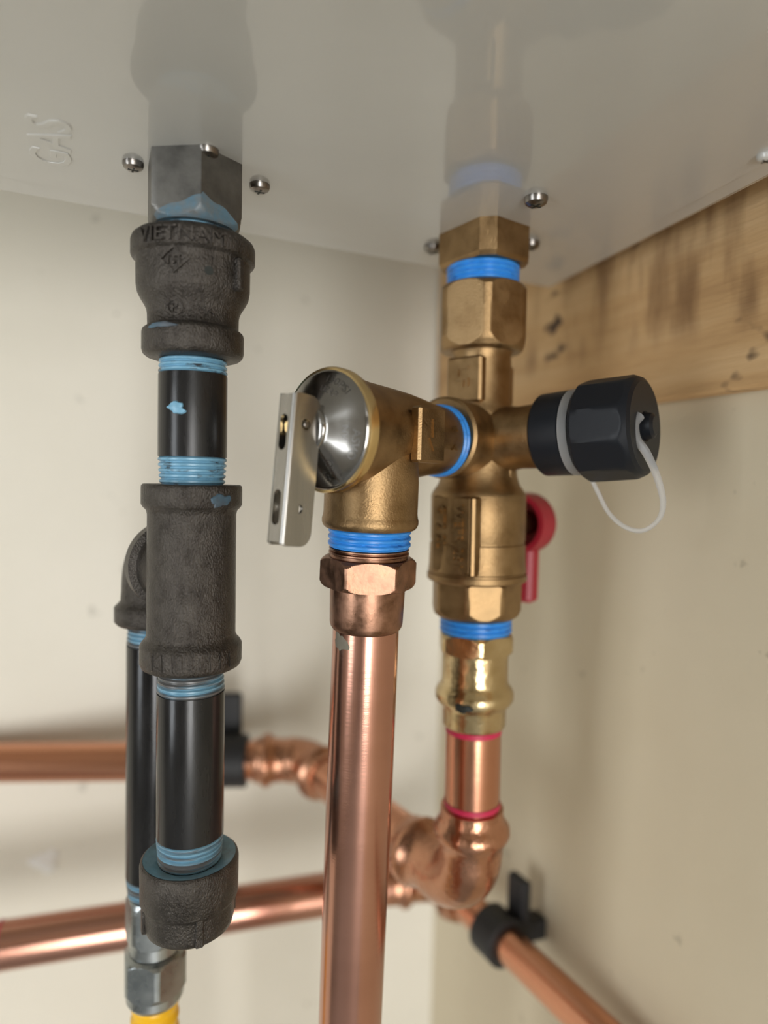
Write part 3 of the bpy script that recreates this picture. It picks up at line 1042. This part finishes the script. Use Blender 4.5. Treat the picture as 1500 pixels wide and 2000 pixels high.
# outlet
ot = DX.A
tO = DX.at(850)
op = [(tO, .0142)] + DX.prof([(905, 90), (940, 92), (1000, 92), (1008, 93), (1013, 94.5), (1020, 94.5), (1026, 92), (1030, 88), (1030, 80)])
obj('outlet', MB().lathe(DX.A, DX.D, op, 96), M['brass'], RV, sharp=40)
# arrow pad on the side toward the camera
pa = on_a(54.5) + hv * .0160
up_ = Z
mb = MB().box(pa, av * .0068, Z * .0088, hv * .0021, .0008)
ap_ = obj('arrow_pad', mb, M['brass'], RV)
arr = [[(-.0006, .005), (.0006, .005), (.0006, -.001), (.0024, -.001), (0, -.0052), (-.0024, -.001), (-.0006, -.001)]]
obj('arrow', MB().mapped(plate_vf(arr, .0004), lambda p: pa + hv * (.0023 + p.z) + av * p.x + Z * p.y), M['brass'], ap_)
mb = MB()
for q in (0, 1):
    c = on_a(35.0 + q * 0) + hv * .01265 + Z * (.003 - .0065 * q)
    mb.mapped(plate_vf([[(-.0015, -.0004), (0, .0016), (.0015, -.0004), (0, .0004)]], .0004), lambda p, c=c: c + hv * p.z + av * p.x + Z * p.y)
obj('cast_mark', mb, M['brass'], RV)
# lever: stainless channel hung from the boss
tilt = math.radians(5.5)
lu = (Z * math.cos(tilt) - av * math.sin(tilt)).normalized()     # up along the lever
la = (av * math.cos(tilt) + Z * math.sin(tilt)).normalized()     # out of the web
wch, fl_, tk, cr = 0.0036, .0106, .0005, .0012
Ltop, Lbot = .0098, -.0335
LO = K2 + av * .1003 + Z * (.0)
mbL = MB()
web = plate_vf([rrect(-wch + cr, Lbot + .001, wch - cr, Ltop - .0005, .0003, 2), rrect(-.0018, -.0066, .0014, .0036, .0016, 8)[::-1], rrect(-.0018, -.0278, .0014, -.0178, .0016, 8)[::-1]], tk)
mbL.mapped(web, lambda p: LO + hv * p.x + lu * p.y + la * (p.z - tk))
for sgn in (1, -1):
    fo = rrect(-fl_, Lbot, -cr, Ltop, .002, 8, rs=(.0042, .0001, .0001, .0045))
    fg = plate_vf([fo, circ(-.0050, .0012, .0016, 20)[::-1], circ(-.0052, -.0228, .0013, 20)[::-1]], tk)
    mbL.mapped(fg, lambda p, sgn=sgn: LO + la * p.x + lu * p.y + hv * sgn * (wch + p.z - tk))
    # rounded bend between web and flange
    v = []; f = []
    n = 8
    ccx = wch - cr; cca = -cr
    for zz in (Lbot + .0006, Ltop - .0003):
        for rr_ in (cr, cr - 2 * tk):
            for k in range(n + 1):
                t_ = .5 * PI * k / n
                v.append(LO + hv * sgn * (ccx + rr_ * math.cos(t_)) + la * (cca + rr_ * math.sin(t_)) + lu * zz)
    n1 = n + 1
    for k in range(n):
        f.append((k, k + 1, 2 * n1 + k + 1, 2 * n1 + k))
        f.append((n1 + k, n1 + k + 1, 3 * n1 + k + 1, 3 * n1 + k))
        f.append((k, k + 1, n1 + k + 1, n1 + k)); f.append((2 * n1 + k, 2 * n1 + k + 1, 3 * n1 + k + 1, 3 * n1 + k))
    mbL.add(v, f)
lever = obj('lever', mbL, M['stainless'], RV, sharp=35)
mb = MB().lathe(LO - la * .0048 + lu * .0012, hv, [(-.0042, .0010), (.0040, .0010), (.0042, .0007)], 20)
obj('pivot_pin', mb, M['screw'], lever)
mb = MB().lathe(K2, av, [(.0917, .0022), (.0985, .0022), (.0989, .0016)], 24)
obj('stem', mb, M['brass_bright'], RV)

# ------------------------------------------------------------------ drain: bronze adapter and copper pipe
DA = thing('drain_adapter', 'tarnished bronze hex adapter below the relief valve outlet', 'pipe fitting', DX.P(1226))
mb = MB().lathe(DX.A, DX.D, thread_prof(DX.at(1030), DX.at(1067), DX.r(1030, 81), DX.r(1067, 81), .0020, .0006), 64)
obj('sealed_thread', mb, M['dope_blue'], DA, label='bright blue sealed thread')
mb = MB().lathe(DX.A, DX.D, thread_prof(DX.at(1067), DX.at(1082), DX.r(1067, 78), DX.r(1082, 79), .0014, .0007) + DX.prof([(1086, 76)]), 64)
obj('bare_thread', mb, M['bronze'], DA)
x_, y_, d_ = frame(DX.D)
va_d = math.atan2(CAM.x - DX.A.x, -(CAM.y - DX.A.y))
q = Vector((math.sin(va_d - math.radians(26)), -math.cos(va_d - math.radians(26)), 0))
mb = MB().lathe(DX.A, DX.D, DX.prof([(1086, 80), (1087, 84), (1092, 91), (1097, 94.5), (1134, 94.5), (1140, 91), (1143, 86)]), 192, nf=6, apo=DX.r(1110, 83), ang=math.atan2(q.dot(y_), q.dot(x_)))
obj('hex_collar', mb, M['bronze'], DA, sharp=12)
obj('socket', lv_lathe(DX, [(1143, 73), (1146, 73.5), (1212, 71.5), (1219, 70), (1224, 67), (1226, 64.8)]), M['bronze'], DA, sharp=40)
DP = thing('drain_pipe', 'large upright copper drain pipe running down from the relief valve', 'pipe', DX.P(2120))
dpr = DX.prof([(1226, 64.6), (1600, 64.2), (2000, 61.4)])
dpr.append((dpr[-1][0] + .30, dpr[-1][1]))
obj('pipe_body', MB().lathe(DX.A, DX.D, dpr, 64), M['copper_dull'], DP)
obj('flux_residue', smear(DX, 1244, -48, 64.6, 34, 40, .00012, 11, .5), M['greymark'], DP)

# ------------------------------------------------------------------ press adapter and copper below the valve
PA = thing('press_adapter', 'shiny brass press adapter under the isolation valve, one black dot on its bead', 'pipe fitting', VX.P(1414))
mb = MB().lathe(VX.A, VX.D, thread_prof(VX.at(1202), VX.at(1232), VX.r(1202, 70), VX.r(1232, 70), .0019, .0006), 64)
obj('sealed_thread', mb, M['dope_blue'], PA, label='bright blue sealed thread')
x_, y_, d_ = frame(VX.D)
mb = MB().lathe(VX.A, VX.D, VX.prof([(1232, 66), (1234, 70), (1239, 75.5), (1264, 75.5), (1269, 71), (1271, 66)]), 192, nf=6, apo=VX.r(1250, 67.5), ang=lathe_ang(va_v + math.radians(8)))
obj('hex_collar', mb, M['press_brass'], PA, sharp=12)
obj('socket', lv_lathe(VX, [(1271, 65), (1290, 64), (1325, 64.5), (1334, 67), (1341, 73), (1348, 76), (1360, 76), (1368, 71), (1374, 65), (1380, 62), (1410, 61.5), (1414, 59)]), M['press_brass'], PA, sharp=60)
pdot = VX.P(1366)
obj('black_dot', smear(VX, 1361, -20, 76.5, 30, 20, .0006, 4), M['blackmark'], PA)
CS = thing('copper_stub', 'short copper pipe marked with red rings under the press adapter', 'pipe', VX.P(1572))
obj('pipe_body', lv_lathe(VX, [(1414, 54), (1572, 53.5)]), M['copper'], CS)
for py, hp in ((1421, 5), (1565, 5)):
    obj('red_mark', lv_lathe(VX, [(py - hp, 54.3), (py - hp, 54.6), (py + hp, 54.6), (py + hp, 54.3)], cap=(False, False)), M['redmark'], CS)

# press elbows
def press_elbow(name, label, P_in, C, P_out, rp, group=None, br=.0165, st=1.0, bulk=1.17):
    """two sockets with pressed beads joined by a bend; from P_in round corner C to P_out"""
    root = thing(name, label, 'pipe fitting', C - Z * .014, group)
    d0 = (C - P_in).normalized(); d1 = (P_out - C).normalized()
    L0 = (C - P_in).length; L1 = (P_out - C).length
    bend = arc_path(P_in, C, P_out, br, 18)
    th = math.acos(max(-1, min(1, d0.dot(d1))))
    tl = br * math.tan(th / 2)
    sp = [(0, 1.06), (.0002, 1.14), (.003, 1.15), (.0045, 1.24), (.0060, 1.37), (.0080, 1.40), (.0098, 1.30), (.0112, 1.17), (.014, 1.13), (.017, 1.12), (.0195, 1.12)]
    sp = [(a_ * st, b_) for a_, b_ in sp]
    path = []; rad = []
    for s_, q in sp:
        if s_ < L0 - tl - .0003:
            path.append(P_in + d0 * s_); rad.append(rp * q)
    for p in bend:
        path.append(p); rad.append(rp * bulk)
    for s_, q in reversed(sp):
        if s_ < L1 - tl - .0003:
            path.append(P_out - d1 * s_); rad.append(rp * q)
    obj('body', MB().tube(path, rad, 64), M['copper_fit'], root, sharp=60)
    return root
E = VX.P(1742)
G = at_z(596, 1484, E.z)
rp = VX.r(1500, 53.7)
P_in = VX.P(1572)
cdir = (G - E).normalized()
P_out = E + cdir * .044
press_elbow('press_elbow', 'copper press elbow turning the marked copper stub toward the back wall', P_in, E, P_out, rp, br=.0185, st=1.32, bulk=1.14)
U1 = at_z(125, 1488, E.z)
udir = (U1 - G).normalized()
udir.z = 0; udir.normalize()
G_in = G - cdir * .028; G_out = G + udir * .030
LP = thing('copper_link_pipe', 'copper pipe running back from the front press elbow behind the drain pipe', 'pipe', (P_out + G_in) / 2)
obj('pipe_body', MB().lathe(P_out, cdir, [(0, rp * .99), ((G_in - P_out).length, rp * .99)], 48), M['copper'], LP)
press_elbow('press_elbow', 'blurred copper press elbow behind the drain pipe beside the black clip', G_in, G, G_out, rp * .99)
UP = thing('copper_pipe', 'upper horizontal copper pipe along the back wall, crossing behind the gas pipes', 'pipe', G_out)
obj('pipe_body', MB().lathe(G_out, udir, [(0, .0110), (.34, .0110)], 48), M['copper'], UP)

# lower pipe along the back wall, elbow in the corner, pipe along the right wall
Lp = W(120, 1828, .350)
LZ = Lp.z
P1 = at_z(120, 1828, LZ); P2 = at_z(640, 1746, LZ)
R1_ = at_z(985, 1838, LZ); R2_ = at_z(1150, 1996, LZ)
ldir = (P1 - P2).normalized(); rdir = (R2_ - R1_).normalized()
den = ldir.x * rdir.y - ldir.y * rdir.x
tt_ = ((R1_.x - P1.x) * rdir.y - (R1_.y - P1.y) * rdir.x) / den
CN = P1 + ldir * tt_
CN.z = LZ
LPp = thing('copper_pipe', 'lower horizontal copper pipe along the back wall, passing behind the drip cap', 'pipe', CN + ldir * .034)
lo = obj('pipe_body', MB().lathe(CN + ldir * .030, ldir, [(0, .0117), (.36, .0117)], 48), M['copper_dull'], LPp)
pm = at_z(4, 1846, LZ)
tm = (pm - CN).dot(ldir)
obj('red_mark', MB().lathe(CN, ldir, [(tm, .0117), (tm, .0120), (tm + .0012, .0120), (tm + .0012, .0117)], 48, cap=(False, False)), M['redmark'], LPp)
press_elbow('press_elbow', 'copper press elbow in the wall corner, mostly hidden by the front elbow', CN + ldir * .030, CN, CN + rdir * .028, .0105)
RP = thing('copper_pipe', 'copper pipe coming forward along the right wall through a black clip', 'pipe', CN + rdir * .028)
obj('pipe_body', MB().lathe(CN + rdir * .028, rdir, [(0, .0089), (.40, .0089)], 48), M['copper'], RP)

# pipe clips
def clip(label, c, d, rp_, wn, plane_pt, half_len, up_len, down_len):
    """black clip: collar round the pipe, stem to the wall, upright flange on the wall side"""
    root = thing('pipe_clip', label, 'pipe clip', c - Z * (rp_ + .004))
    mb = MB().lathe(c - d * half_len, d, [(0, rp_ + .0001), (0, rp_ + .0034), (.0006, rp_ + .0040), (2 * half_len - .0006, rp_ + .0040), (2 * half_len, rp_ + .0034), (2 * half_len, rp_ + .0001)], 48, cap=(False, False))
    obj('collar', mb, M['clip'], root)
    gap = (c - plane_pt).dot(wn)
    base = c - wn * (gap - .0016)
    fc = c - wn * (rp_ + .0030)
    mb = MB().box(fc + Z * (up_len - down_len) / 2 - wn * .0005, d * half_len * .8, wn * .0028, Z * (up_len + down_len) / 2, .0012)
    obj('flange', mb, M['clip'], root)
    L = gap - rp_ - .0055
    if L > .001:
        mb = MB().box(c - wn * (rp_ + .0050 + L / 2), d * half_len * .6, Z * .006, wn * (L / 2 + .0004), .001)
        obj('stem', mb, M['clip'], root)
    return root
tcl = (at_z(452, 1484, E.z) - G).dot(udir)
clip('black plastic clip on the upper copper pipe, partly behind the drip leg', G + udir * tcl, udir, .0111, rear_n, C0, .0095, .036, .022)
rc = at_z(972, 1826, LZ)
trc = (rc - CN).dot(rdir)
clip('black plastic clip holding the copper pipe on the right wall', CN + rdir * trc, rdir, .0090, side_n, C0, .0085, .030, .010)

for o in bpy.data.objects:
    if '_o' in o: del o['_o']
